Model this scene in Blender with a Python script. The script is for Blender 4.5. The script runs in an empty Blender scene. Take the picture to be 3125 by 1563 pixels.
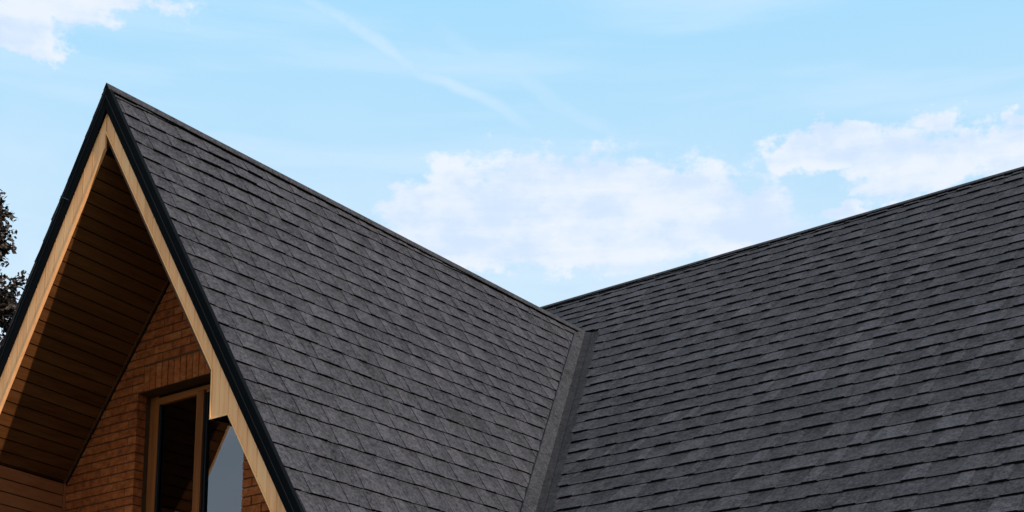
import bpy, math, random
from mathutils import Vector, Matrix, noise
S = bpy.context.scene
COL = S.collection
rnd = random.Random(7)
R = math.radians

# ------------------------------------------------------------ camera
cam_data = bpy.data.cameras.new('camera')
cam = bpy.data.objects.new('camera', cam_data)
COL.objects.link(cam)
AZ = 8.227                                   # height of the gable apex above the ground
cam.location = (9.7112, -7.6012, 1.6)
cam.rotation_euler = (R(90 + 11.7425), 0, R(36.3582))
cam_data.sensor_width = 36
cam_data.lens = 55.733
cam_data.shift_y = 0.31772
cam_data.clip_end = 5000
S.camera = cam

# ------------------------------------------------------------ sun + exposure
SUN = Vector((0.805, -0.080, 0.585)).normalized()
sun_data = bpy.data.lights.new('sun', 'SUN')
sun_data.energy = 5.0
sun_data.angle = R(0.53)
sun_data.color = (1.0, 0.90, 0.78)
sun = bpy.data.objects.new('sun', sun_data)
sun.rotation_euler = SUN.to_track_quat('Z', 'Y').to_euler()
sun.location = (20, -5, 30)
COL.objects.link(sun)
S.view_settings.view_transform = 'Standard'
S.view_settings.look = 'None'
S.view_settings.exposure = 0
S.view_settings.gamma = 1
S.view_settings.use_curve_mapping = False

# ------------------------------------------------------------ world: sky and clouds
W = bpy.data.worlds.new('World')
S.world = W
W.use_nodes = True
nt = W.node_tree
nt.nodes.clear()
N, L = nt.nodes, nt.links
def nd(tree, t, **kw):
    n = tree.nodes.new(t)
    for k, v in kw.items(): setattr(n, k, v)
    return n
def M(op, a, b=None, c=None, clamp=False, tree=None):
    tree = tree or nt
    n = tree.nodes.new('ShaderNodeMath'); n.operation = op; n.use_clamp = clamp
    for i, v in enumerate((a, b, c)):
        if v is None: continue
        if isinstance(v, (int, float)): n.inputs[i].default_value = v
        else: tree.links.new(v, n.inputs[i])
    return n.outputs[0]
def smooth(x, lo, hi, tree=None, to=(0, 1)):
    tree = tree or nt
    n = tree.nodes.new('ShaderNodeMapRange'); n.interpolation_type = 'SMOOTHSTEP'
    tree.links.new(x, n.inputs[0])
    n.inputs[1].default_value = lo; n.inputs[2].default_value = hi
    n.inputs[3].default_value = to[0]; n.inputs[4].default_value = to[1]
    return n.outputs[0]
def mixc(fac, a, b, tree=None, mode='MIX'):
    tree = tree or nt
    n = tree.nodes.new('ShaderNodeMix'); n.data_type = 'RGBA'; n.blend_type = mode
    for i, v in ((0, fac), (6, a), (7, b)):
        if isinstance(v, (int, float)): n.inputs[i].default_value = v
        elif isinstance(v, tuple): n.inputs[i].default_value = (*v, 1)
        else: tree.links.new(v, n.inputs[i])
    return n.outputs[2]
tc = nd(nt, 'ShaderNodeTexCoord')
sep = nd(nt, 'ShaderNodeSeparateXYZ'); L.new(tc.outputs['Generated'], sep.inputs[0])
X, Y, Z = sep.outputs
AZI = M('MULTIPLY', M('ARCTAN2', X, Y), 57.29578)          # azimuth, degrees clockwise from +Y
ELE = M('MULTIPLY', M('ARCSINE', Z), 57.29578)             # elevation, degrees
cmb = nd(nt, 'ShaderNodeCombineXYZ')
L.new(AZI, cmb.inputs[0]); L.new(M('MULTIPLY', ELE, 1.5), cmb.inputs[1])
def noi(scale, detail, rough, off=0.0, dist=0.0):
    n = nd(nt, 'ShaderNodeTexNoise'); n.inputs['Scale'].default_value = scale
    n.inputs['Detail'].default_value = detail; n.inputs['Roughness'].default_value = rough
    n.inputs['Distortion'].default_value = dist
    mp = nd(nt, 'ShaderNodeMapping'); mp.inputs['Location'].default_value = (off, off * .7, 0)
    L.new(cmb.outputs[0], mp.inputs[0]); L.new(mp.outputs[0], n.inputs['Vector'])
    return n.outputs[0]
n_edge = noi(0.34, 7, 0.62)
n_fine = noi(1.5, 6, 0.6, 13)
n_big = noi(0.10, 4, 0.5, 31)
n_soft = noi(0.22, 3, 0.5, 77)
n_lay = nd(nt, 'ShaderNodeTexNoise'); n_lay.inputs['Scale'].default_value = .3; n_lay.inputs['Detail'].default_value = 5
mpl = nd(nt, 'ShaderNodeMapping'); mpl.inputs['Scale'].default_value = (.55, 2.6, 1); mpl.inputs['Location'].default_value = (9, 5, 0)
L.new(cmb.outputs[0], mpl.inputs[0]); L.new(mpl.outputs[0], n_lay.inputs['Vector'])
n_w1 = noi(.45, 4, .6, 51); n_w2 = noi(.6, 4, .6, 63)
AZW = M('ADD', AZI, M('MULTIPLY', M('SUBTRACT', n_w1, .5), 3.6))
ELW = M('ADD', ELE, M('MULTIPLY', M('SUBTRACT', n_w2, .5), 1.8))
def blob(az, el, ra, re):
    a = M('DIVIDE', M('SUBTRACT', AZW, az), ra)
    e = M('DIVIDE', M('SUBTRACT', ELW, el), re)
    return M('SUBTRACT', 1.0, M('SQRT', M('ADD', M('MULTIPLY', a, a), M('MULTIPLY', e, e))))
CLOUDS = [
    (-54.64, 30.98, 2.88, 1.10),
    (-52.13, 31.52, 2.96, 0.90),
    (-55.24, 29.56, 1.53, 0.71),
    (-54.49, 29.15, 0.71, 0.41),
    (-39.82, 24.79, 1.52, 0.89),
    (-37.79, 25.04, 2.04, 1.23),
    (-35.37, 25.27, 3.18, 1.56),
    (-32.70, 25.34, 3.28, 1.55),
    (-30.18, 24.87, 3.25, 1.28),
    (-27.56, 24.68, 2.10, 0.89),
    (-36.39, 23.92, 4.30, 0.96),
    (-32.09, 23.75, 4.12, 0.84),
    (-27.95, 24.03, 3.20, 0.78),
    (-38.69, 25.81, 0.89, 0.56),
    (-24.12, 24.33, 0.85, 0.28),
    (-24.76, 26.41, 2.07, 0.63),
    (-23.27, 26.66, 1.45, 0.59),
    (-22.08, 26.11, 2.38, 0.80),
    (-19.71, 25.75, 2.55, 0.80),
    (-17.60, 25.70, 1.71, 0.84),
    (-20.11, 26.95, 0.78, 0.34),
    (-17.07, 26.58, 0.57, 0.52),
    (-24.11, 27.12, 0.73, 0.48),
    (-21.66, 25.09, 1.89, 0.54),
]
field = None
for c in CLOUDS:
    b = blob(*c)
    b = M('MAXIMUM', b, -1.2)
    field = b if field is None else M('SMOOTH_MAX', field, b, 0.35)
field = M('ADD', M('ADD', field, .30), M('ADD', M('ADD', M('MULTIPLY', M('SUBTRACT', n_edge, 0.5), 1.95), M('MULTIPLY', M('SUBTRACT', n_lay.outputs[0], 0.5), .35)), M('MULTIPLY', M('SUBTRACT', n_fine, 0.5), 1.1)))
cl_mask = smooth(field, -0.02, 0.50)
# clouds over the unseen rest of the sky, cover raised to brighten the gable front
away = smooth(M('ABSOLUTE', M('ADD', AZI, 36.0)), 24, 40)
rest = smooth(M('ADD', n_big, M('MULTIPLY', M('SUBTRACT', n_edge, .5), .5)), 0.46, 0.58)
rest = M('MULTIPLY', rest, away)
mask = M('MAXIMUM', M('MULTIPLY', cl_mask, 0.92), M('MULTIPLY', rest, .8))
# veil near the lower sky, and thin high streaks
veil = M('MULTIPLY', smooth(ELE, 31.0, 17.0), smooth(n_soft, 0.3, 0.75))
cshade = smooth(M('ADD', M('MULTIPLY', n_lay.outputs[0], .45), M('ADD', M('MULTIPLY', n_edge, .75), M('MULTIPLY', M('SUBTRACT', field, 0.5), -.06))), 0.46, 0.70)
def streak(a0, e0, a1, e1, w, amp):
    dx, dy = a1 - a0, e1 - e0
    ln = math.hypot(dx, dy); dx /= ln; dy /= ln
    pa = M('SUBTRACT', AZI, a0); pe = M('SUBTRACT', ELE, e0)
    t = M('ADD', M('MULTIPLY', pa, dx), M('MULTIPLY', pe, dy))
    d = M('ABSOLUTE', M('ADD', M('SUBTRACT', M('MULTIPLY', pe, dx), M('MULTIPLY', pa, dy)), M('MULTIPLY', M('SUBTRACT', n_soft, .5), 1.2)))
    m = M('MULTIPLY', smooth(d, w, w * .15), M('MULTIPLY', smooth(t, -1.5, 1.0), smooth(t, ln + 2, ln - 4)))
    return M('MULTIPLY', M('MULTIPLY', m, smooth(n_edge, .2, .6)), amp)
st = M('MAXIMUM', streak(-44.20, 31.64, -35.36, 27.60, .36, .42), streak(-38.60, 30.60, -30.77, 26.61, .4, .24))
n_cir = nd(nt, 'ShaderNodeTexNoise'); n_cir.inputs['Scale'].default_value = .12; n_cir.inputs['Detail'].default_value = 5
mpc = nd(nt, 'ShaderNodeMapping'); mpc.inputs['Scale'].default_value = (.5, 3.2, 1); mpc.inputs['Location'].default_value = (4, 1, 0)
L.new(cmb.outputs[0], mpc.inputs[0]); L.new(mpc.outputs[0], n_cir.inputs['Vector'])
cir = M('MULTIPLY', smooth(n_cir.outputs[0], .42, .72), .34)
sky = nd(nt, 'ShaderNodeTexSky', sky_type='NISHITA')
sky.sun_disc = False
sky.sun_elevation = math.asin(SUN.z)
sky.sun_rotation = math.atan2(SUN.x, SUN.y)
sky.air_density = 1.0; sky.dust_density = 1.2; sky.ozone_density = 1.0
hi = smooth(ELE, 17.0, 33.5)
clear = mixc(hi, (7.2, 9.0, 10.5), (4.4, 8.1, 10.9))
clear = mixc(0.88, sky.outputs[0], clear)
c1 = mixc(M('MAXIMUM', M('MULTIPLY', veil, .75), M('MAXIMUM', st, cir)), clear, (8.0, 9.2, 10.6))
white = mixc(cshade, (6.7, 8.05, 10.1), (8.7, 9.25, 10.4))
c2 = mixc(mask, c1, white)
bg = nd(nt, 'ShaderNodeBackground'); bg.inputs['Strength'].default_value = 0.1
L.new(c2, bg.inputs['Color'])
wo = nd(nt, 'ShaderNodeOutputWorld'); L.new(bg.outputs[0], wo.inputs['Surface'])

# ------------------------------------------------------------ materials
def mat(name):
    m = bpy.data.materials.new(name); m.use_nodes = True
    t = m.node_tree; b = t.nodes['Principled BSDF']
    return m, t, b
def ramp(t, fac, stops):
    r = t.nodes.new('ShaderNodeValToRGB')
    while len(r.color_ramp.elements) < len(stops): r.color_ramp.elements.new(0.5)
    for e, (p, c) in zip(r.color_ramp.elements, stops): e.position = p; e.color = (*c, 1)
    t.links.new(fac, r.inputs[0]); return r.outputs[0]
def tnoise(t, scale, detail=4, rough=.55, vec=None, sc=(1, 1, 1), dist=0):
    n = t.nodes.new('ShaderNodeTexNoise'); n.inputs['Scale'].default_value = scale
    n.inputs['Detail'].default_value = detail; n.inputs['Roughness'].default_value = rough
    n.inputs['Distortion'].default_value = dist
    g = t.nodes.new('ShaderNodeNewGeometry')
    mp = t.nodes.new('ShaderNodeMapping'); mp.inputs['Scale'].default_value = sc
    t.links.new(g.outputs['Position'], mp.inputs[0])
    t.links.new(mp.outputs[0], n.inputs['Vector'])
    return n.outputs[0]
def bump(t, b, h, strength, dist):
    n = t.nodes.new('ShaderNodeBump'); n.inputs['Strength'].default_value = strength
    n.inputs['Distance'].default_value = dist
    t.links.new(h, n.inputs['Height']); t.links.new(n.outputs[0], b.inputs['Normal'])
def objrand(t):
    return t.nodes.new('ShaderNodeObjectInfo').outputs['Random']

def shingle_material(name, base, warm):
    m, t, b = mat(name)
    big = tnoise(t, 3.0, 5, .65)
    mid = tnoise(t, 14, 5, .7)
    fine = tnoise(t, 110, 2, .8)
    gr = tnoise(t, 38, 2, .7)
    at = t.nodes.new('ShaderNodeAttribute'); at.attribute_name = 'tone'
    v = M('ADD', M('ADD', M('MULTIPLY', M('SUBTRACT', mid, .5, tree=t), 1.5, tree=t), M('MULTIPLY', M('SUBTRACT', gr, .5, tree=t), 2.4, tree=t), tree=t), M('MULTIPLY', M('SUBTRACT', big, .5, tree=t), 1.1, tree=t), tree=t)
    v = M('ADD', v, M('MULTIPLY', M('SUBTRACT', fine, .5, tree=t), 1.7, tree=t), tree=t)
    v = M('ADD', v, M('MULTIPLY', M('SUBTRACT', objrand(t), .5, tree=t), .12, tree=t), tree=t)
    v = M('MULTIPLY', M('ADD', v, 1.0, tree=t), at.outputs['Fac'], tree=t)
    colr = mixc(mid, base, warm, tree=t)
    n = t.nodes.new('ShaderNodeVectorMath'); n.operation = 'SCALE'
    t.links.new(colr, n.inputs[0]); t.links.new(v, n.inputs['Scale'])
    t.links.new(n.outputs[0], b.inputs['Base Color'])
    b.inputs['Roughness'].default_value = .92
    b.inputs['Specular IOR Level'].default_value = .08
    bump(t, b, fine, .5, .004)
    return m
m_shingle = shingle_material('asphalt_shingle', (.0355, .0370, .0430), (.0515, .0462, .0515))

m_coated = shingle_material('granule_coated_metal', (.031, .0315, .0355), (.040, .037, .041))
def plain(name, c, rough=.6, metal=0, nscale=30, namp=.25, spec=.5):
    m, t, b = mat(name)
    n = tnoise(t, nscale, 4)
    n2 = tnoise(t, nscale * .12, 3)
    f = M('ADD', M('MULTIPLY', n, .5, tree=t), M('MULTIPLY', n2, .5, tree=t), tree=t)
    lo = tuple(x * (1 - namp) for x in c); hi_ = tuple(min(1, x * (1 + namp)) for x in c)
    t.links.new(ramp(t, f, [(.3, lo), (.7, hi_)]), b.inputs['Base Color'])
    b.inputs['Roughness'].default_value = rough; b.inputs['Metallic'].default_value = metal
    b.inputs['Specular IOR Level'].default_value = spec
    return m
m_flash = plain('grey_coated_metal', (.036, .0345, .036), .8, 0, 18, .16, .04)
m_cap = plain('ridge_metal', (.042, .040, .042), .8, 0, 14, .10, .05)
m_black = plain('black_coated_metal', (.0035, .0042, .0050), .7, 0, 10, .2, .02)
m_black2 = plain('black_metal_edge', (.007, .0075, .008), .55, 0, 10, .2, .05)
m_dark = plain('dark_gap', (.012, .009, .007), .9, 0, 10, .2, .1)
m_rivet = plain('dark_rivet', (.012, .012, .014), .5, 0, 10, .2, .3)
m_mortar = plain('mortar', (.085, .040, .020), .95, 0, 60, .25, .1)
m_render = plain('house_render', (.30, .16, .09), .9, 0, 40, .2, .2)
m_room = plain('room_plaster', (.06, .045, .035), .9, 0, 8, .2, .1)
m_gasket = plain('dark_gasket', (.006, .007, .008), .5, 0, 8, .2, .15)
m_seal = plain('grey_spacer', (.035, .045, .06), .4, 0, 8, .2, .3)

def wood(name, lo, mid_, hi_, axis, rough=.45, amt=1.0, bumps=.15, spec=.4):
    """printed wood grain running along 'axis' (0,1,2)"""
    m, t, b = mat(name)
    sc = [34, 34, 34]; sc[axis] = 1.3
    g1 = tnoise(t, 1.0, 5, .6, sc=tuple(sc), dist=.4)
    sc2 = [9, 9, 9]; sc2[axis] = .7
    g2 = tnoise(t, 1.0, 3, .5, sc=tuple(sc2), dist=.8)
    f = M('ADD', M('MULTIPLY', g1, .5, tree=t), M('MULTIPLY', g2, .5, tree=t), tree=t)
    f = M('ADD', f, M('MULTIPLY', M('SUBTRACT', objrand(t), .5, tree=t), .16 * amt, tree=t), tree=t)
    t.links.new(ramp(t, f, [(.32, lo), (.5, mid_), (.68, hi_)]), b.inputs['Base Color'])
    b.inputs['Roughness'].default_value = rough
    b.inputs['Specular IOR Level'].default_value = spec
    bump(t, b, g1, bumps, .002)
    return m
m_fascia = wood('tan_fascia_board', (.74, .35, .145), (.93, .45, .195), (.96, .54, .25), 2, .55, 1, .15, .1)
m_fascia_edge = wood('tan_edge_bead', (.88, .43, .16), (.92, .48, .19), (.94, .53, .22), 2, .45, 1, .1, .15)
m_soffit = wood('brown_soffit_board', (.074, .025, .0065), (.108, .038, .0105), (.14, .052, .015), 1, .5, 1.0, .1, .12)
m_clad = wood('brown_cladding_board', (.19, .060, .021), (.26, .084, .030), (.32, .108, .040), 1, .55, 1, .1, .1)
m_frame = wood('oak_window_frame', (.105, .032, .008), (.21, .063, .015), (.30, .098, .024), 2, .5, 1, .15, .1)
m_frameh = wood('oak_window_head', (.105, .032, .008), (.21, .063, .015), (.30, .098, .024), 0, .5, 1, .15, .1)

# brick
m_brick, t, b = mat('red_brick')
n1 = tnoise(t, 20, 4, .6, sc=(1, 1, 1.3)); n2 = tnoise(t, 120, 3, .7, sc=(1.6, 1, .5)); n3 = tnoise(t, 7, 3, .5)
rv = objrand(t)
f = M('ADD', M('MULTIPLY', n1, .75, tree=t), M('ADD', M('MULTIPLY', n3, .14, tree=t), M('ADD', M('MULTIPLY', rv, .14, tree=t), .06, tree=t), tree=t), tree=t)
c = ramp(t, f, [(.30, (.09, .026, .007)), (.44, (.21, .050, .011)), (.60, (.34, .082, .017)), (.80, (.44, .15, .045))])
c = mixc(M('MULTIPLY', smooth(n2, .48, .75, t), .3, tree=t), c, (.22, .05, .012), tree=t)
t.links.new(c, b.inputs['Base Color']); b.inputs['Roughness'].default_value = .9
b.inputs['Specular IOR Level'].default_value = .2
bump(t, b, n2, .6, .004)

# glass (double glazing): clear pane with a strong Fresnel mirror
m_glass = bpy.data.materials.new('window_glass'); m_glass.use_nodes = True
t = m_glass.node_tree; t.nodes.clear()
fr = t.nodes.new('ShaderNodeFresnel'); fr.inputs['IOR'].default_value = 2.2
gl = t.nodes.new('ShaderNodeBsdfGlossy'); gl.inputs['Roughness'].default_value = .0; gl.inputs['Color'].default_value = (.93, .95, 1, 1)
tr = t.nodes.new('ShaderNodeBsdfTransparent'); tr.inputs['Color'].default_value = (.75, .8, .8, 1)
mx = t.nodes.new('ShaderNodeMixShader'); out = t.nodes.new('ShaderNodeOutputMaterial')
t.links.new(fr.outputs[0], mx.inputs[0]); t.links.new(tr.outputs[0], mx.inputs[1]); t.links.new(gl.outputs[0], mx.inputs[2])
t.links.new(mx.outputs[0], out.inputs['Surface'])

# ------------------------------------------------------------ mesh helpers
def build(name, verts, faces, m, parent=None, tones=None, kind=None, smooth_=False, loc=None):
    me = bpy.data.meshes.new(name)
    me.from_pydata([tuple(v) for v in verts], [], faces)
    me.update()
    if m: me.materials.append(m)
    if tones is not None:
        at = me.attributes.new('tone', 'FLOAT', 'CORNER')
        vals = []
        for f_, t_ in zip(faces, tones):
            vals += list(t_) if isinstance(t_, (list, tuple)) else [t_] * len(f_)
        at.data.foreach_set('value', vals)
    if smooth_: me.shade_smooth()
    o = bpy.data.objects.new(name, me); COL.objects.link(o)
    if parent: o.parent = parent
    if kind: o['kind'] = kind
    if loc: o.location = loc
    return o
def empty(name, loc, label, cat):
    o = bpy.data.objects.new(name, None); COL.objects.link(o); o.location = loc
    o.empty_display_size = .2
    o['label'] = label; o['category'] = cat
    return o
class MB:
    def __init__(s): s.v = []; s.f = []; s.t = []
    def prism(s, pts, off, tone=1.0, cap=True):
        """pts: 3D polygon (front face), off: vector to its back face"""
        n = len(pts); b = len(s.v); off = Vector(off)
        s.v += [Vector(p) for p in pts] + [Vector(p) + off for p in pts]
        s.f.append(tuple(range(b, b + n))); s.t.append(tone)
        if cap: s.f.append(tuple(range(b + 2 * n - 1, b + n - 1, -1))); s.t.append(tone)
        for i in range(n):
            j = (i + 1) % n
            s.f.append((b + i, b + n + i, b + n + j, b + j)); s.t.append(tone)
    def box(s, x0, x1, y0, y1, z0, z1, tone=1.0):
        s.prism([(x0, y0, z0), (x1, y0, z0), (x1, y0, z1), (x0, y0, z1)], (0, y1 - y0, 0), tone)
    def sheet(s, top, bot, tone=1.0, side=None):
        """closed slab between two matching rings of 3D points"""
        n = len(top); b = len(s.v)
        s.v += top + bot
        tt = list(tone) if isinstance(tone, (list, tuple)) else tone
        st_ = (1.0 if isinstance(tone, (list, tuple)) else tone) if side is None else side
        s.f.append(tuple(range(b, b + n))); s.t.append(tt)
        s.f.append(tuple(range(b + 2 * n - 1, b + n - 1, -1))); s.t.append(1.0)
        for i in range(n):
            j = (i + 1) % n
            s.f.append((b + i, b + n + i, b + n + j, b + j)); s.t.append(st_[i] if isinstance(st_, list) else st_)
    def obj(s, name, m, parent=None, kind=None, tones=False, **k):
        return build(name, s.v, s.f, m, parent, s.t if tones else None, kind, **k)
def clip(poly, nx, ny, d):
    """keep the part of a 2D polygon where nx*x + ny*y <= d"""
    out_ = []
    for i in range(len(poly)):
        p, q = poly[i], poly[(i + 1) % len(poly)]
        a = nx * p[0] + ny * p[1] - d; c_ = nx * q[0] + ny * q[1] - d
        if a <= 0: out_.append(p)
        if (a < 0 < c_) or (c_ < 0 < a):
            u = a / (a - c_); out_.append((p[0] + (q[0] - p[0]) * u, p[1] + (q[1] - p[1]) * u))
    return out_

# ------------------------------------------------------------ ground
g = 700
ground_m, t, b = mat('grass')
gn = tnoise(t, .8, 6, .7); gn2 = tnoise(t, 40, 4, .7)
t.links.new(ramp(t, M('ADD', M('MULTIPLY', gn, .5, tree=t), M('MULTIPLY', gn2, .5, tree=t), tree=t), [(.3, (.02, .03, .01)), (.7, (.05, .06, .022))]), b.inputs['Base Color'])
b.inputs['Roughness'].default_value = .95
build('ground', [(-g, -g, 0), (g, -g, 0), (g, g, 0), (-g, g, 0)], [(0, 1, 2, 3)], ground_m, kind='structure')
pv = MB(); pv.box(-6, 9, -4.0, 9, 0.004, .06)
m_pave = plain('pale_paving', (.10, .09, .08), .9, 0, 5, .2, .2)
pv.obj('pavement', m_pave, kind='structure')

# ------------------------------------------------------------ the house
house = empty('brick_house', (0, 0, 0), 'brick house with a steep tan-edged gable and dark grey shingle roofs', 'house')
TH = R(59.5); c, sn = math.cos(TH), math.sin(TH)
TM = R(41.1611); cM, sM = math.cos(TM), math.sin(TM)
VY, VZ = 7.003, -0.028
def PR(y, s, h, side=1):                     # point on a gable roof slope
    return Vector((side * (s * c + h * sn), y, AZ - s * sn + h * c))
def PM(x, s, h):                             # point on the main roof slope
    return Vector((x, VY - s * cM - sM * h, AZ + VZ - s * sM + cM * h))
DX, DY, DZ = -.108, .094, .042
YW = 0.936 + DY                              # front of the brick wall
# valley: R side in (y, s), M side in (x, s)
RF = ((7.003, .033), (3.365, 3.723)); RS = ((6.643, .21), (3.103, 3.791))
MF = ((.016, 0.), (1.889, 4.831)); MS = ((.218, .076), (2.072, 4.885))
def line_nd(p, q):                           # normal form, positive side to the left of p->q
    dx, dy = q[0] - p[0], q[1] - p[1]; l = math.hypot(dx, dy)
    nx, ny = -dy / l, dx / l
    return nx, ny, nx * p[0] + ny * p[1]
EAVE_R, EAVE_M = 5.07, 6.62

# decks (solid slabs under the shingles)
def deck_poly(pts, fn, h0, h1, name, m, mit=.20):
    mb = MB(); mb.sheet([fn(a, s, h0) for a, s in pts], [fn(a, s + (mit if i < 2 else 0), h1) for i, (a, s) in enumerate(pts)]); return mb.obj(name, m, house)
yv = lambda s: RF[0][0] + (s - RF[0][1]) * (RF[1][0] - RF[0][0]) / (RF[1][1] - RF[0][1])
gable_roof = deck_poly([(.04, .075), (yv(.075) + .02, .075), (yv(EAVE_R), EAVE_R), (.04, EAVE_R)], lambda a, s, h: PR(a, s, h), -.036, -.09, 'gable_roof', m_dark)
back_slope = deck_poly([(.04, .075), (7.1, .075), (7.1, EAVE_R), (.04, EAVE_R)], lambda a, s, h: PR(a, s, h, -1), -.026, -.09, 'gable_roof_far_slope', m_dark)
ridge_s = lambda x: -1.575 - .0605 * (x + 1.509)
main_roof = deck_poly([(-5, ridge_s(-5) + .02), (9, ridge_s(9) + .02), (9, EAVE_M), (-5, EAVE_M)], PM, -.037, -.12, 'main_roof', m_dark)

# ---- shingle strips
WAVE = {}
def wav(seed, a, amp):
    return amp * (noise.noise(Vector((a * 1.7, seed * 3.71, 0))) + .5 * noise.noise(Vector((a * 6.1, seed * 5.3, 4))))
def teeth_of_row(a0, a1, rg, tmin, tmax, gmin, gmax):
    out_ = []; a = a0 + rg.uniform(-.3, 0)
    while a < a1:
        w = rg.uniform(tmin, tmax); out_.append((a, a + w)); a += w + rg.uniform(gmin, gmax)
    return out_
def add_row(k, s_up, s_lo, fn, a0, a1, clips, cuts, parent, rg, teeth, amp=.003, stuffs=None, limit=None, lift=0.0, hk=(.0105, .0138), tv=.6, tm=1.0):
    """one course: s_up(a), s_lo(a) are the butt lines of the course above and this one"""
    def top(a, s, kind, jit=(0, 0)):
        u, l = s_up(a), s_lo(a)
        tt = (s - u) / max(.02, (l - u))
        h = (-.0290 + hk[0] * tt) if kind == 0 else (-.0262 + hk[1] * tt)
        h += jit[0] + jit[1] * (tt)
        return h + lift * math.exp(-((a - 1.25) / .5) ** 2) * max(0, tt)
    edges = sorted(set([a0] + [q for q in cuts if a0 + .12 < q < a1 - .12] + [a1]))
    for e0, e1 in zip(edges, edges[1:]):
        mb = MB()
        def slab(p0, p1, kind, tone, jit, slantL=0, slantR=0, sub=.16):
            n = max(1, int(round((p1 - p0) / sub)))
            low = []; upp = []
            for i in range(n + 1):
                a = p0 + (p1 - p0) * i / n
                w = wav(k, a, amp)
                low.append((a, s_lo(a) + w + (0 if kind else -.0008)))
                au = p0 + slantL + (p1 - slantR - p0 - slantL) * i / n
                upp.append((au, s_up(au) - .028))
            for i in range(n):
                poly = [low[i], low[i + 1], upp[i + 1], upp[i]]
                for q in clips:
                    poly = clip(poly, *q)
                    if len(poly) < 3: break
                if len(poly) < 3: continue
                tp = [fn(a, s, top(a, s, kind, jit)) for a, s in poly]
                bt = [fn(a, s, -.034) for a, s in poly]
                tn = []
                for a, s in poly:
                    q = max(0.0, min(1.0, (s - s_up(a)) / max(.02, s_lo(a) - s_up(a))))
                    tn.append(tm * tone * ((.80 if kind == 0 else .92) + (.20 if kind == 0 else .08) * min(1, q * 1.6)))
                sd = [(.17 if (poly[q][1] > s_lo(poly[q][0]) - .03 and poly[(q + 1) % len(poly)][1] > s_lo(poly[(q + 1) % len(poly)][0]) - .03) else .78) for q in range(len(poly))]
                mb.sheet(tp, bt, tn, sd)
        slab(e0 + .0012, e1 - .0012, 0, rg.uniform(.86, .98), (0, 0))
        for (t0, t1) in teeth:
            q0, q1 = max(t0, e0 + .0012), min(t1, e1 - .0012)
            if q1 - q0 < .03: continue
            sl = rg.uniform(.006, .022) if q0 == t0 else 0
            sr = rg.uniform(.006, .022) if q1 == t1 else 0
            slab(q0, q1, 1, 1.02 + tv * (rg.choice((rg.uniform(.88, 1.0), rg.uniform(.98, 1.12), rg.uniform(1.05, 1.26))) - 1.02), (rg.uniform(-.001, .0012), rg.uniform(-.001, .0015)), sl, sr, .2)
        if not mb.f: continue
        if stuffs is not None and limit and limit(e0, e1, k): 
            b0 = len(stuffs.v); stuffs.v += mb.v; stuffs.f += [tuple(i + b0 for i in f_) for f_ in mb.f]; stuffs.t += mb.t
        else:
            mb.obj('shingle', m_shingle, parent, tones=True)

# gable slope: butt lines at the verge (y = 0) and their drift towards the valley
R_S = [.10, .296, .466, .661, .846, 1.028, 1.199, 1.387, 1.573, 1.765, 1.961, 2.139, 2.322, 2.52, 2.72, 2.915, 3.111, 3.293,
       3.503, 3.716, 3.919, 4.147, 4.356, 4.574, 4.79, 5.0, 5.09]
def r_line(i):
    s0 = R_S[max(i, 0)] if i >= 0 else R_S[0] - .19
    m = -.047 + (s0 - .466) / 3.3 * .013
    return lambda a, s0=s0, m=m: s0 + m * a
nR_ = line_nd(*RF)                            # clip R shingles just short of the valley fold
sgnR = 1 if nR_[0] * 0 + nR_[1] * 2 - nR_[2] < 0 else -1
clipR = [(sgnR * nR_[0], sgnR * nR_[1], sgnR * nR_[2] - .03), (0, -1, -.035)]
stuffR = MB()
rg = random.Random(11)
for k in range(len(R_S)):
    off = (k * .37) % 1.0
    cuts = [off + .04 + 1.02 * j for j in range(0, 9)]
    teeth = teeth_of_row(.035, 7.2, rg, .10, .27, .08, .24)
    amp = .016 if k in (1, 2) else (.008 if k in (3, 4) else .0035)
    add_row(k, r_line(k - 1), r_line(k), PR, .035, 7.2, clipR, cuts, gable_roof, rg, teeth, amp, stuffR,
            limit=lambda e0, e1, k: k >= 24, lift=(.012 if k in (1, 2, 3) else 0))
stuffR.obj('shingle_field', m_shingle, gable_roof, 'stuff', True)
# far slope, seen only as the edge of the left verge
stuffL = MB()
for k in range(len(R_S)):
    s0, s1 = (R_S[k - 1] if k else .06), R_S[k]
    y = -.008 + rnd.uniform(-.006, .004)
    while y < 7:
        w = 1.0
        hh = rnd.uniform(.001, .010)
        pts = [(y, s1), (y + w - .004, s1), (y + w - .004, s0 - .02), (y, s0 - .02)]
        stuffL.sheet([PR(a, s, (hh if s == s1 else -.008), -1) for a, s in pts], [PR(a, s, -.024, -1) for a, s in pts], 1.0, .4)
        y += w
stuffL.obj('shingle_field', m_shingle, back_slope, 'stuff', True)

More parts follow.
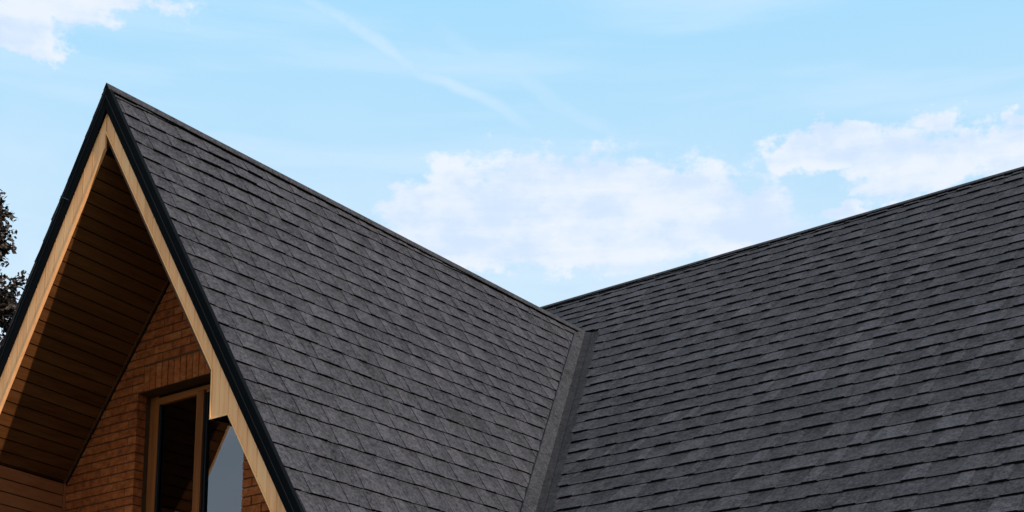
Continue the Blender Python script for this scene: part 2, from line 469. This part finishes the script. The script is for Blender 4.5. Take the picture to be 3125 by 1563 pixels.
# main slope
M_L = [(-1.323, -1.41), (-1.128, -1.205), (-.903, -.985), (-.717, -.775), (-.522, -.56), (-.325, -.345), (-.106, -.10), (.279, .172), (.368, .443),
       (.469, .712), (.576, .989), (.687, 1.268), (.79, 1.539), (.89, 1.805), (.991, 2.072), (1.079, 2.319), (1.175, 2.567), (1.276, 2.82),
       (1.373, 3.072), (1.46, 3.315), (1.563, 3.572), (1.648, 3.812), (1.749, 4.067), (1.849, 4.326), (1.951, 4.578), (2.059, 4.841)]
M_R = [(4.831, -1.60), (4.89, -1.325), (4.957, -1.02), (5.014, -.751), (5.069, -.489), (5.125, -.225), (5.18, .037), (5.233, .29), (5.286, .535),
       (5.338, .775), (5.388, 1.02), (5.443, 1.278), (5.494, 1.52), (5.55, 1.775), (5.60, 2.03), (5.65, 2.285), (5.70, 2.54), (5.76, 2.795),
       (5.819, 3.047), (5.873, 3.30), (5.931, 3.566), (5.987, 3.832), (6.041, 4.088), (6.102, 4.366), (6.154, 4.619), (6.212, 4.889)]
rows = []
for (x0, s0), (x1, s1) in zip(M_L, M_R):
    m = (s1 - s0) / (x1 - x0); rows.append((s0 - m * x0, m))
rows = [(-1.86 + .0, .0)] + rows if False else [(-1.575, -.05)] + rows
for s_ in (5.13, 5.385, 5.635, 5.87, 6.12, 6.37, 6.6, 6.64):
    rows.append((s_, .003))
def m_line(i):
    if i < 0: return lambda a: rows[0][0] - .25 + rows[0][1] * a
    s0, m = rows[i]; return lambda a: s0 + m * a
nM_ = line_nd(*MS); sg = 1 if nM_[0] * 8 + nM_[1] * 2 - nM_[2] < 0 else -1
clipMv = (sg * nM_[0], sg * nM_[1], sg * nM_[2])
clipMr = (.0605 * -1, -1, 1.575 - .0605 * -1.509 * -1 - .012)   # s >= ridge line
# s >= -1.575 - .0605*(x+1.509) + .012   ->  -s - .0605x <= 1.575 + .0605*1.509 - .012
clipMr = (-.0605, -1, 1.575 + .0605 * 1.509 - .012)
stuffM = MB()
rg = random.Random(23)
for k in range(len(rows)):
    mid_s = m_line(k)(1.0)
    clips = [clipMr] + ([clipMv] if mid_s > .10 else [])
    off = (k * .43) % 1.12
    cuts = [-3 + off + 1.16 * j for j in range(0, 14)]
    a0 = -2.6 if mid_s <= .10 else -.2
    teeth = teeth_of_row(a0, 9, rg, .08, .30, .07, .28)
    def lim(e0, e1, k):
        s_ = m_line(k)(e0)
        return e0 > 4.75 + .27 * (s_ + 1.8) or s_ > 6.15 or e1 < -1.6
    add_row(k, m_line(k - 1), m_line(k), PM, a0, 9.0, clips, cuts, main_roof, rg, teeth, .0035, stuffM, limit=lim, hk=(.0105, .0165), tv=1.0, tm=.93)
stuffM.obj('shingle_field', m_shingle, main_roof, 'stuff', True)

# ---- valley flashing
vf = MB()
rf = [PR(RF[i][0], RF[i][1], .0) for i in (0, 1)]
ext = 1.35
def lerp2(p, q, u): return (p[0] + (q[0] - p[0]) * u, p[1] + (q[1] - p[1]) * u)
RFp = [lerp2(*RF, -.004), lerp2(*RF, ext)]; RSp = [lerp2(*RS, -.02), lerp2(*RS, ext)]
MFp = [lerp2(*MF, .0), lerp2(*MF, ext)]; MSp = [lerp2(*MS, -.006), lerp2(*MS, ext)]
nseg = 14
def seg(P, i): return lerp2(P[0], P[1], i / nseg)
for i in range(nseg):
    a0, a1 = seg(RSp, i), seg(RSp, i + 1); b0, b1 = seg(RFp, i), seg(RFp, i + 1)
    j0, j1 = wav(91, i, .0022), wav(91, i + 1, .0022)
    q = [(a0[0], a0[1] + j0), (a1[0], a1[1] + j1), b1, b0]
    hs = [.004, .004, .012, .012]
    vf.sheet([PR(p[0], p[1], h) for p, h in zip(q, hs)], [PR(p[0], p[1], -.02) for p in q])
valley = vf.obj('valley_flashing', m_coated, house, tones=True)
vw = MB()
for i in range(nseg):
    c0, c1 = seg(MFp, i), seg(MFp, i + 1); d0, d1 = seg(MSp, i), seg(MSp, i + 1)
    m0 = lerp2(c0, d0, .5); m1 = lerp2(c1, d1, .5)
    d0 = lerp2(c0, d0, 1.12); d1 = lerp2(c1, d1, 1.12)
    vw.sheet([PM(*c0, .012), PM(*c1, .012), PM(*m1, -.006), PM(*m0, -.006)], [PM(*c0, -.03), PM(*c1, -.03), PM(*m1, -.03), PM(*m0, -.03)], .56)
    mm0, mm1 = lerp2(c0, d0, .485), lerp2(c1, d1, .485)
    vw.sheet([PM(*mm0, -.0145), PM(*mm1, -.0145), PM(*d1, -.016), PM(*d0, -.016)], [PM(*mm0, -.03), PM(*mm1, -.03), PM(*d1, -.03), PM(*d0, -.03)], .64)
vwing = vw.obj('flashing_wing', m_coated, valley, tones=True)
for u in (.035, .085, .125, .52, .545, .98):
    p = lerp2(lerp2(RSp[0], RSp[1], u / ext), lerp2(RFp[0], RFp[1], u / ext), .42 + rnd.uniform(-.08, .08))
    ctr = PR(p[0], p[1], .0085); ex = Vector((0, 1, 0)); ey = Vector((c, 0, -sn)); nn = Vector((sn, 0, c))
    ring = [ctr + (ex * math.cos(a) + ey * math.sin(a)) * .0065 for a in [i * math.pi / 4 for i in range(8)]]
    r = MB(); r.sheet([q + nn * .004 for q in ring], [q - nn * .003 for q in ring]); r.obj('rivet', m_rivet, valley)

# ---- ridge caps: folded metal with open lower lips
def ridge_cap(name, pts, wl, wr, nl, dl, dr, h=.012, th=.004, parent=house):
    """pts: ridge crest points; dl/dr: downslope unit vectors left and right; nl unused"""
    mb = MB()
    for i in range(len(pts) - 1):
        p, q = pts[i], pts[i + 1]
        for d, w in ((dl, wl), (dr, wr)):
            up = Vector((0, 0, 1))
            a, b_, c_, e_ = p, q, q + d * w, p + d * w
            mb.sheet([a, b_, c_, e_], [v - up * th for v in (a, b_, c_, e_)])
            # turned-down hem
            hem = d * .004 - up * .002
            mb.sheet([e_, c_, c_ + hem, e_ + hem], [v - up * .008 for v in (e_, c_, c_ + hem, e_ + hem)])
    return mb.obj(name, m_coated, parent, tones=True)
crest = [Vector((0, y, AZ + .010 + wav(5, y, .003))) for y in [-.010, .5, 1.1, 1.7, 2.4, 3.1, 3.9, 4.7, 5.5, 6.3, 6.75, 7.0]]
dR, dL = Vector((c, 0, -sn)), Vector((-c, 0, -sn))
cap1 = ridge_cap('ridge_cap', crest, .06, .062, None, dL, dR)
mr = [PM(x, ridge_s(x), .006) + Vector((0, 0, wav(8, x, .003))) for x in [-5, -3, -2, -1.2, -.4, .4, 1.2, 2, 2.8, 3.6, 4.4, 5.2, 6.4, 9]]
dF, dB = Vector((0, -cM, -sM)), Vector((0, cM, -sM))
cap2 = ridge_cap('ridge_cap', mr, .07, .06, None, dB, dF)
# back slope of the main roof
bs = MB()
bs.sheet([Vector((-5, mr[0].y, mr[0].z - .02)), Vector((9, mr[-1].y, mr[-1].z - .02)), Vector((9, mr[-1].y + 5.8, mr[-1].z - 5.1)), Vector((-5, mr[0].y + 5.8, mr[0].z - 5.1))],
         [Vector((-5, mr[0].y, mr[0].z - .12)), Vector((9, mr[-1].y, mr[-1].z - .12)), Vector((9, mr[-1].y + 5.8, mr[-1].z - 5.2)), Vector((-5, mr[0].y + 5.8, mr[0].z - 5.2))])
bs.obj('main_roof_far_slope', m_shingle, house, tones=True)

# ---- verge trims in the gable plane
def G2(x, z, y=0.): return Vector((x, y, AZ + z))
def zl(x, p): return (p - abs(x) * sn) / c            # z at |x| on the line parallel to the rake at offset p
def xl(z, p): return (p - z * c) / sn
def verge(side, low):
    mb = MB()
    s1 = EAVE_R + .02
    def q(s, h, y): return PR(y, s, h, side)
    # the apex mitre: both start on x = 0
    def s_at_x0(h): return -h * sn / c
    def bar(h0, h1, y0, y1, sa=None, sb=None):
        sa0 = s_at_x0(h0) if sa is None else sa; sa1 = s_at_x0(h1) if sa is None else sa
        sb = s1 if sb is None else sb
        ring = [q(sa0, h0, y0), q(sb, h0, y0), q(sb, h1, y0), q(sa1, h1, y0)]
        mb.prism(ring, (0, y1 - y0, 0))
    bar(0.0, low, -.008, .016)                        # front leg
    bar(0.002, -.012, -.006, .034)                     # top leg lying over the roof edge
    o = mb.obj('verge_trim', m_black, house)
    mb2 = MB()
    def bar2(h0, h1, y0, y1):
        ring = [q(s_at_x0(h0), h0, y0), q(s1, h0, y0), q(s1, h1, y0), q(s_at_x0(h1), h1, y0)]
        mb2.prism(ring, (0, y1 - y0, 0))
    bar2(low * .45, low * .45 - .007, -.0125, -.0085)
    mb2.obj('trim_bead', m_black2, o)
    return o
vl = verge(-1, -.126); vr = verge(1, -.110)
jb = MB(); jb.prism([PR(-.0135, .985, .004, -1), PR(-.0135, .991, .004, -1), PR(-.0135, .991, -.126, -1), PR(-.0135, .985, -.126, -1)], (0, .006, 0))
jb.obj('trim_joint', m_rivet, vl)

# ---- fascia made of upright planks
XB = 1.366; XBL = 1.41; ZBR = -3.12; ZBL = -3.95
def zin(side, x):
    ax = abs(x)
    if side > 0:
        if ax < XB - 1e-6: return zl(ax, -.215)
        xe = xl(ZBR, -.243)
        return ZBR if ax <= xe + 1e-6 else zl(ax, -.243)
    if ax < XBL - 1e-6: return zl(ax, -.282)
    xe = xl(ZBL, -.282)
    return ZBL if ax <= xe + 1e-6 else zl(ax, -.282)
fascia = None
def planks(side, parent):
    po = -.100 if side > 0 else -.118
    zb = ZBR if side > 0 else ZBL
    xe = xl(zb, -.243 if side > 0 else -.282)
    xb0 = XB if side > 0 else XBL
    js = [xb0]
    while js[0] > .10: js.insert(0, js[0] - .1045)
    js[0] = .004
    nmid = max(1, round((xe - xb0) / .1045))
    js += [xb0 + (xe - xb0) * i / nmid for i in range(1, nmid + 1)]
    while js[-1] < 2.85: js.append(js[-1] + .1045)
    for x0, x1 in zip(js, js[1:]):
        gp = .0008
        y0 = .017 + rnd.uniform(-.0006, .0006)
        xa, xb = x0 + gp, x1 - gp
        e = 1e-4
        def zi(x, inner):     # value from inside the plank
            return zin(side, x + (e if inner < 0 else -e))
        def P(x, z, y): return Vector((side * x, y, AZ + z))
        bx_ = xb - .004 - min(.012, (xb - xa) * .3)
        xs = [xa, xa + .002, bx_, bx_ + .007, bx_ + .013, xb]
        ys = [y0 + .004, y0, y0, y0 - (.0022 if side > 0 else .0009), y0 + .0002, y0 + .004]
        mb = MB(); top = []; bot = []
        v = []
        for xx, yy in zip(xs, ys):
            zt = zl(xx, po)
            if xx - xa < 1e-9: z_b = zi(xx, -1)
            elif xb - xx < 1e-9: z_b = zi(xx, 1)
            else: z_b = zin(side, xx)
            z_b = min(z_b, zt - .002) if x0 > .01 or True else z_b
            v.append((P(xx, zt, yy), P(xx, z_b, yy)))
        base = len(mb.v)
        for a, b_ in v: mb.v += [a, b_]
        for a, b_ in v: mb.v += [Vector((a.x, .034, a.z)), Vector((b_.x, .034, b_.z))]
        n = 6; k2 = 2 * n
        for i in range(n - 1):
            mb.f.append((2 * i, 2 * i + 1, 2 * i + 3, 2 * i + 2))
            mb.f.append((k2 + 2 * i, k2 + 2 * i + 2, k2 + 2 * i + 3, k2 + 2 * i + 1))
            mb.f.append((2 * i, 2 * i + 2, k2 + 2 * i + 2, k2 + 2 * i))
            mb.f.append((2 * i + 1, k2 + 2 * i + 1, k2 + 2 * i + 3, 2 * i + 3))
        mb.f.append((0, k2, k2 + 1, 1)); mb.f.append((k2 - 2, k2 - 1, 2 * k2 - 1, 2 * k2 - 2))
        mb.obj('fascia_plank', m_fascia, parent)
fb = MB()          # backing board of the fascia
for side, po, pi in ((1, -.05, -.20), (-1, -.05, -.27)):
    fb.prism([Vector((side * x, .036, AZ + z)) for x, z in [(0, zl(0, po)), (2.86, zl(2.86, po)), (2.86, zl(2.86, pi)), (0, zl(0, pi))]], (0, .02, 0))
fascia = fb.obj('fascia', m_soffit, house)
planks(1, fascia); planks(-1, fascia)
# bead along the inner edge
def bead(name, pts, w, parent=fascia, y0=-.007, y1=.024, m=m_fascia_edge):
    y0 += .017; y1 += .012
    """pts: x,z polyline; w: offset vector list"""
    mb = MB()
    for (p, q, o) in pts:
        ring = [G2(p[0], p[1], y0), G2(q[0], q[1], y0), G2(q[0] + o[0], q[1] + o[1], y0), G2(p[0] + o[0], p[1] + o[1], y0)]
        mb.prism(ring, (0, y1 - y0, 0))
    mb.obj(name, m, parent)
nr = (sn, c)
def off(side, p, w): return (side * sn * w, c * w)
xr_e = xl(ZBR, -.243)
bead('inner_bead', [((.0, zl(0, -.215)), (XB, zl(XB, -.215)), off(1, 0, .012)),
                    ((XB, zl(XB, -.215)), (XB, ZBR), (.012, 0)),
                    ((XB + .0125, ZBR), (xr_e, ZBR), (0, .012)),
                    ((xr_e, ZBR), (2.8, zl(2.8, -.243)), off(1, 0, .012))], 0)
bead('inner_bead', [((0, zl(0, -.286)), (-XBL, zl(XBL, -.286)), off(-1, 0, .014)),
                    ((-XBL, zl(XBL, -.286)), (-XBL, ZBL), (-.012, 0))], 0, m=m_fascia)

# ---- soffits
FL = zl(0, -.288)                    # front apex height (relative) of the left soffit
YF = .038
def lf(d): return (-d * c, FL - d * sn)                 # front line, distance d from apex
A2 = math.atan2(1.587, 1.232)
def lb(d): return (-d * math.cos(A2) + DX, -1.046 - d * math.sin(A2) + DZ)   # rear line on the wall
BW_F, BW_B = .104, .106
def soffit_pt(n, v):     # n board coordinate, v 0 front..1 rear
    f_ = lf(n * BW_F); b_ = lb((n - 3.87) * BW_B)
    x = f_[0] + (b_[0] - f_[0]) * v; z = f_[1] + (b_[1] - f_[1]) * v
    return x, z, YF + (YW - .004 - YF) * v
def quad_board(n0, n1, parent, m, name, up=.0, th=.012, vcap=1.0):
    def pt(n, v, extra=0):
        x, z, y = soffit_pt(n, v)
        return Vector((x, y, AZ + z)) + Vector((-sn, 0, c)) * (up + extra)
    def vmax(n):
        # where the board line crosses x = 0
        x0 = soffit_pt(n, 0)[0]; x1 = soffit_pt(n, 1)[0]
        if x1 <= -.001: return 1.0
        return max(0.0, (-.001 - x0) / (x1 - x0))
    v0, v1 = vmax(n0), vmax(n1)
    mb = MB()
    ring = [pt(n0, 0), pt(n0, v0), pt(n1, v1), pt(n1, 0)]
    top_ = [p + Vector((-sn, 0, c)) * th for p in ring]
    mb.sheet([p for p in ring], top_)
    mb.obj(name, m, parent)
NCOR = (-(zl(0, -.284)) , )
n_end = 2.70 / BW_F
sb = MB()
for i in range(28):
    def pt(n, v):
        x, z, y = soffit_pt(n, v); return Vector((min(x, -.0005), y, AZ + z)) + Vector((-sn, 0, c)) * .010
    ring = [pt(i, 0), pt(i, 1), pt(i + 1, 1), pt(i + 1, 0)]
    sb.sheet(ring, [p + Vector((-sn, 0, c)) * .01 for p in ring])
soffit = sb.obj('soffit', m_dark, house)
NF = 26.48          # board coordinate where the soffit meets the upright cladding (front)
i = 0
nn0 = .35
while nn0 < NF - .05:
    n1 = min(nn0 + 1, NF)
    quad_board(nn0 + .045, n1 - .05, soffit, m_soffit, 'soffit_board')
    nn0 += 1
# right soffit (its own slope), only its hidden side faces the camera
rs = MB()
ring = [Vector((.0, YF, AZ + zl(0, -.25))), Vector((0, YW, AZ + zl(0, -.25))), Vector((2.7, YW, AZ + zl(2.7, -.25))), Vector((2.7, YF, AZ + zl(2.7, -.25)))]
rs.sheet(ring, [p + Vector((sn, 0, c)) * .012 for p in ring])
rs.obj('soffit', m_soffit, house)

# ---- upright cladding of the boxed corner (left), box on the right
pf = soffit_pt(NF, 0); pb_ = soffit_pt(NF, 1)
xf, zf = pf[0], pf[1]
xb_, zb_ = -1.474 + DX, -2.945 + DZ
clad = MB()
clad.sheet([Vector((xf - .012, YF, AZ + zf)), Vector((xb_ - .012, YW, AZ + zb_)), Vector((xb_ - .012, YW, AZ + ZBL)), Vector((xf - .012, YF, AZ + ZBL))],
           [Vector((xf - .03, YF, AZ + zf)), Vector((xb_ - .03, YW, AZ + zb_)), Vector((xb_ - .03, YW, AZ + ZBL)), Vector((xf - .03, YF, AZ + ZBL))])
cladding = clad.obj('wall_cladding', m_dark, house)
hgt = .112; zz = 0.0; k = 0
while zf - zz > ZBL + .02:
    zt0, zt1 = zf - zz - .004, zb_ - zz - .004
    hb = hgt - .010
    mb = MB()
    ring = [Vector((xf, YF, AZ + zt0)), Vector((xb_, YW - .02, AZ + zt1)), Vector((xb_, YW - .02, AZ + zt1 - hb)), Vector((xf, YF, AZ + zt0 - hb))]
    mb.sheet([p + Vector((.0, 0, 0)) for p in ring], [p - Vector((.0115, 0, 0)) for p in ring])
    mb.obj('cladding_board', m_clad, cladding)
    zz += hgt
# joint trims: soffit against wall, cladding against wall
tr_ = MB()
p0 = lb(0); p1 = (xb_, zb_)
d_ = Vector((p1[0] - p0[0], 0, p1[1] - p0[1])).normalized(); nrm = Vector((d_.z, 0, -d_.x))
if nrm.x < 0: nrm = -nrm
a = Vector((p0[0], YW - .022, AZ + p0[1])); b_ = Vector((p1[0], YW - .022, AZ + p1[1]))
tr_.prism([a, b_, b_ + nrm * .014, a + nrm * .014], (0, .018, 0))
jt = tr_.obj('junction_trim', m_soffit, house)
tr2 = MB(); tr2.prism([a + nrm * .0145 + Vector((0, .012, 0)), b_ + nrm * .0145 + Vector((0, .012, 0)), b_ + nrm * .03 + Vector((0, .012, 0)), a + nrm * .03 + Vector((0, .012, 0))], (0, .014, 0))
tr2.obj('shadow_gap_strip', m_dark, jt)  # dark strip painting the shadow gap between trim and brick
tr3 = MB(); tr3.box(xb_ + .001, xb_ + .020, YW - .018, YW - .002, AZ + ZBL, AZ + zb_)
tr3.obj('corner_trim', m_clad, house)
# right box
bx = MB()
bx.prism([Vector((XB + .002, .024, AZ + zl(XB, -.26))), Vector((XB + .002, .024, AZ + ZBR + .002)), Vector((xr_e + .02, .024, AZ + ZBR + .002)), Vector((xr_e + .02, .024, AZ + zl(xr_e + .02, -.26)))], (0, YW - .028, 0))
bx.obj('eaves_box', m_soffit, house)

# ---- brick wall
OX0, OX1, OZT, OZB = -.555, .772, -2.287, -3.98
wm = MB()
yb = YW + .007
def wbox(x0, x1, z0, z1): wm.box(x0, x1, yb, yb + .22, AZ + z0, AZ + z1)
for sd in (-1, 1):
    xo = OX1 + .006 if sd > 0 else -(OX0 - .006)
    pw = -.16 if sd > 0 else -.30
    wm.prism([G2(sd * x, z, yb) for x, z in [(xo, OZT), (xl(OZT, pw), OZT), (2.1, zl(2.1, pw)), (2.1, -AZ - DZ), (xo, -AZ - DZ)]], (0, .22, 0))
wbox(OX0 - .006, OX1 + .006, -AZ - DZ, OZB)
wm.prism([G2(-xl(OZT, -.30), OZT + .002, yb), G2(xl(OZT, -.16), OZT + .002, yb), G2(0, zl(0, -.30), yb)], (0, .2, 0))
gable_wall = wm.obj('gable_wall', m_mortar, house)
gable_wall.location = (DX, 0, DZ)
# side and rear walls
hw = MB()
hw.box(-2.2, -2.05, yb + .23, 12, 0, AZ - 4.05); hw.box(2.05, 2.2, yb + .23, 2.44, 0, AZ - 4.05)
hw.box(2.3, 8.6, 2.45, 2.65, 0, AZ - 4.3); hw.box(8.4, 8.6, 2.66, 12.4, 0, AZ - 4.3); hw.box(-2.2, 8.39, 12.2, 12.4, 0, AZ - 4.3)
hw.box(-4.6, -2.26, 2.45, 2.65, 0, AZ - 4.3); hw.box(-4.6, -4.4, 2.66, 12.4, 0, AZ - 4.3)
hw.obj('side_wall', m_render, house)

BH, BL, BD = .0765, .2295, .10
JT = .0095
brick_meshes = {}
def brick_mesh(w, h, depth, var):
    key = (round(w, 3), round(h, 3), var)
    if key in brick_meshes: return brick_meshes[key]
    r_ = random.Random(hash(key) & 0xffff)
    v = []; e = .003
    def j(a): return r_.uniform(-a, a)
    # front ring (inset), chamfer ring, back ring
    for inset, y in ((e, 0), (0, e), (0, depth)):
        for sx, sz in ((0, 0), (1, 0), (1, 1), (0, 1)):
            x = inset if sx == 0 else w - inset; z = inset if sz == 0 else h - inset
            jj = .0012 if y < .05 else 0
            v.append((x + j(jj), y + (j(.0008) if y < .05 else 0), z + j(jj)))
    f_ = [(0, 1, 2, 3), (11, 10, 9, 8)]
    for a_ in (0, 4):
        for i in range(4):
            k_ = (i + 1) % 4
            f_.append((a_ + i, a_ + 4 + i, a_ + 4 + k_, a_ + k_))
    me = bpy.data.meshes.new('brick'); me.from_pydata(v, [], f_); me.update(); me.materials.append(m_brick)
    brick_meshes[key] = me
    return me
def put_brick(x0, x1, z0, z1, depth=BD):
    w, h = x1 - x0 - JT, z1 - z0 - JT
    if w < .03: return
    me = brick_mesh(w, h, depth, rnd.randrange(4))
    o = bpy.data.objects.new('brick', me); COL.objects.link(o); o.parent = gable_wall
    o.location = (x0 + JT / 2, YW + rnd.uniform(-.0015, .0015), AZ + z0 + JT / 2 + rnd.uniform(-.0008, .0008))
def xmax_wall(z, side):      # half width seen between the soffits
    if side < 0: return max(-1.47, -(abs(z + 1.046)) / 1.288 - .03) if z < -1.046 else 0
    return min(2.1, max(0.0, xl(z + DZ + BH, -.16) - DX))
J0 = -2.508
for n in range(-13, 19):
    z0 = J0 - BH * n if False else J0 + BH * (n - 13 + 0)      # bottom joint of this course
for n in range(-14, 19):
    z0 = J0 + BH * n; z1 = z0 + BH
    if z0 > -1.15: continue
    left, right = xmax_wall(z0, -1), xmax_wall(z0, 1)
    if z0 < OZT - .02 and z1 > OZB:           # courses beside the opening
        o_ = .5 if n % 2 else 1.0
        x = OX0 + JT / 2
        first = True
        while x > left:
            w = BL * (.5 if (first and n % 2) else 1)
            put_brick(max(x - w, -1.50), x, z0, z1); x -= w; first = False
        x = OX1 - JT / 2; first = True
        while x < right:
            w = BL * (.5 if (first and n % 2) else 1)
            put_brick(x, min(x + w, right), z0, z1); x += w; first = False
    elif z1 < OZT + .24 + .01 and z0 > OZT - .03:         # beside the soldier course
        x = -.487
        first = True
        while x > left:
            w = BL * (.62 if (first and n % 2) else 1)
            put_brick(x - w, x, z0, z1); x -= w; first = False
        x = OX1 + .05; first = True
        while x < right:
            w = BL * (.5 if (first and n % 2) else 1)
            put_brick(x, min(x + w, right), z0, z1); x += w; first = False
    elif z0 >= OZT:
        x = left - rnd.uniform(0, .02) - (BL * .5 if n % 2 else 0)
        x = -.487 - BL * 4 - (BL * .5 if n % 2 else .0)
        while x < right:
            if x + BL > left: put_brick(x, min(x + BL, right), z0, z1)
            x += BL
x = -.487
while x < OX1 + .04:
    put_brick(x, x + BH, OZT, OZT + .2295); x += BH

# ---- window
PANE_YAW = .0
y0w = YW + .122
def wb(mb, x0, x1, z0, z1, ya, yb2): mb.box(x0, x1, ya, yb2, AZ + z0, AZ + z1)
win = MB()
wb(win, OX0 + .004, -.452, OZB, OZT - .004, y0w + .022, y0w + .07)
window = win.obj('window', m_frame, house)
window.location = (DX, 0, DZ)
win = MB(); wb(win, OX1 - .095, OX1 - .004, OZB, OZT - .004, y0w + .022, y0w + .07); win.obj('frame_jamb', m_frame, window)
win = MB(); wb(win, .060, .145, OZB + .08, OZT - .075, y0w - .002, y0w + .05); win.obj('mullion', m_frame, window)
wh = MB(); wb(wh, -.4515, OX1 - .0955, OZT - .066, OZT - .030, y0w + .010, y0w + .07); wh.obj('frame_rail', m_frameh, window)
wh = MB(); wb(wh, OX0 + .005, OX1 - .005, OZT - .0285, OZT - .001, y0w + .030, y0w + .13); wh.obj('lintel_shade_bar', m_dark, window)  # dark bar above the head, the lintel's shadow put in as colour
wh = MB(); wb(wh, -.4515, OX1 - .0955, OZB, OZB + .075, y0w + .001, y0w + .07); wh.obj('frame_rail', m_frameh, window)
yg = y0w + .040
for x0, x1, lit, p0x, p1x in ((-.4505, .0595, 1, -.80, -.030), (.1455, OX1 - .0965, 0, -.029, .80)):
    w_ = .030
    ys = y0w + (.004 if lit else .012)
    zt, zb2 = OZT - .0665, OZB + .08
    ss = MB(); wb(ss, x0, x0 + (w_ if lit else .012), zb2, zt, ys, ys + .030)
    sash = ss.obj('sash', m_frame if lit else m_gasket, window)
    xi = x0 + (w_ if lit else .012)
    sr = MB(); wb(sr, xi + .0005, x1 - .001, zt - .026, zt, ys + .003, ys + .045); sr.obj('sash_rail', m_frameh, sash)
    sr = MB(); wb(sr, xi + .0005, x1 - .001, zb2, zb2 + .04, ys + .003, ys + .045); sr.obj('sash_rail', m_frameh, sash)
    gk = MB(); wb(gk, xi + .0005, xi + .0065, zb2 + .041, zt - .027, ys + .006, ys + .026); gk.obj('gasket', m_gasket, sash)
    gk = MB(); wb(gk, xi + .0070, xi + .0115, zb2 + .041, zt - .040, ys + .010, ys + .026); gk.obj('spacer_bar', m_seal, sash)
    gk = MB(); wb(gk, xi + .0120, xi + .0200, zb2 + .041, zt - .027, ys + .008, ys + .026); gk.obj('gasket', m_gasket, sash)
    p0x, p1x = xi + .010, x1 - .0015
    zp0, zp1 = zb2 + .0405, zt - .0265
    build('pane', [(p0x, yg, AZ + zp0), (p1x, yg, AZ + zp0), (p1x, yg, AZ + zp1), (p0x, yg, AZ + zp1)], [(0, 1, 2, 3)], m_glass, sash)
# room behind the glass
rm = MB()
ry0, ry1 = yb + .225, 4.2; rz0, rz1 = AZ - 4.6, AZ - 2.15
rm.box(-.95, -.9, ry0, ry1, rz0, rz1); rm.box(.9, .95, ry0, ry1, rz0, rz1)
rm.box(-.95, .95, ry1 + .001, ry1 + .1, rz0, rz1); rm.box(-.95, .95, ry0, ry1 + .1, rz1 + .001, rz1 + .05); rm.box(-.95, .95, ry0, ry1 + .1, rz0 - .1, rz0 - .001)
rm.obj('room_shell', m_room, house)

# ------------------------------------------------------------ tree beyond the left verge
m_bark = plain('dark_bark', (.045, .028, .018), .9, 0, 20, .3, .2)
m_leaf, t, b = mat('dark_leaves')
ln = tnoise(t, 2.2, 3, .5)
lr = tnoise(t, 23, 2, .5)
t.links.new(ramp(t, M('ADD', M('MULTIPLY', ln, .4, tree=t), M('MULTIPLY', lr, .6, tree=t), tree=t), [(.35, (.012, .008, .006)), (.5, (.028, .015, .009)), (.65, (.055, .030, .014))]), b.inputs['Base Color'])
b.inputs['Roughness'].default_value = .7
TREE = (-11.46, 5.69, 0)
tree = empty('tree', TREE, 'dark brown leafy tree showing its twigs past the left roof edge', 'tree')
tg = random.Random(5)
tv = MB(); lv = []; lf_ = []
def limb(p, q, r0, r1, sides=6):
    d = (q - p).normalized(); ux = d.orthogonal().normalized(); uy = d.cross(ux)
    b0 = len(tv.v)
    for (o, r_) in ((p, r0), (q, r1)):
        for i in range(sides):
            a = 2 * math.pi * i / sides
            tv.v.append(o + (ux * math.cos(a) + uy * math.sin(a)) * r_)
    for i in range(sides):
        j = (i + 1) % sides
        tv.f.append((b0 + i, b0 + j, b0 + sides + j, b0 + sides + i)); tv.t.append(1)
def leaf(p, s):
    d = Vector((tg.gauss(0, 1), tg.gauss(0, 1), tg.gauss(0, 1) * .7)).normalized()
    e = d.orthogonal().normalized(); e = (e * math.cos(tg.uniform(0, 6)) + d.cross(e) * math.sin(tg.uniform(0, 6))).normalized()
    b0 = len(lv)
    lv.extend([p, p + d * s * .5 + e * s * .3, p + d * s, p + d * s * .5 - e * s * .3]); lf_.append((b0, b0 + 1, b0 + 2, b0 + 3))
def grow(p, d, ln_, r, lev):
    n = 3; q = p
    for i in range(n):
        d = (d + Vector((tg.gauss(0, .16), tg.gauss(0, .16), tg.gauss(.05, .12)))).normalized()
        q2 = q + d * ln_ / n
        ra = r * (1 - .3 * i / n); rb = r * (1 - .3 * (i + 1) / n)
        limb(q, q2, max(ra, .006), max(rb, .005), 6 if lev < 2 else 4)
        if lev >= 2:
            for _ in range(0 if lev == 2 else (2 if lev < 5 else 4)):
                leaf(q + (q2 - q) * tg.random() + Vector((tg.gauss(0, .03), tg.gauss(0, .03), tg.gauss(0, .03))), tg.uniform(.06, .125))
        if lev < 5 and (lev > 0 or i > -1):
            for _ in range(2 if lev < 3 else 2):
                ax = d.orthogonal().normalized(); ang = tg.uniform(0, 6.28)
                sd = (ax * math.cos(ang) + d.cross(ax) * math.sin(ang))
                nd_ = (d * .75 + sd * tg.uniform(.5, .95)).normalized()
                grow(q2, nd_, ln_ * tg.uniform(.5, .68), rb * .6, lev + 1)
        q = q2
TOP = 12.41
z = 0; p = Vector((0, 0, 0)); r_ = .2
trunk_pts = []
while z < TOP - .6:
    q = Vector((p.x + tg.gauss(0, .05), p.y + tg.gauss(0, .05), z + .6))
    limb(p, q, r_, r_ * .93, 10)
    if z > 5.5:
        for _ in range(3):
            a = tg.uniform(0, 6.28); fr_ = 1 - (z - 5.5) / (TOP - 5.0)
            grow(q, Vector((math.cos(a), math.sin(a), .65)).normalized(), .55 + .95 * fr_ ** .7, r_ * .4, 2)
    r_ *= .92; p = q; z += .6
grow(p, Vector((0, 0, 1)), .8, r_, 2)
tv.obj('trunk', m_bark, tree)
build('crown', lv, lf_, m_leaf, tree)
print('leaves', len(lf_), 'limb faces', len(tv.f))
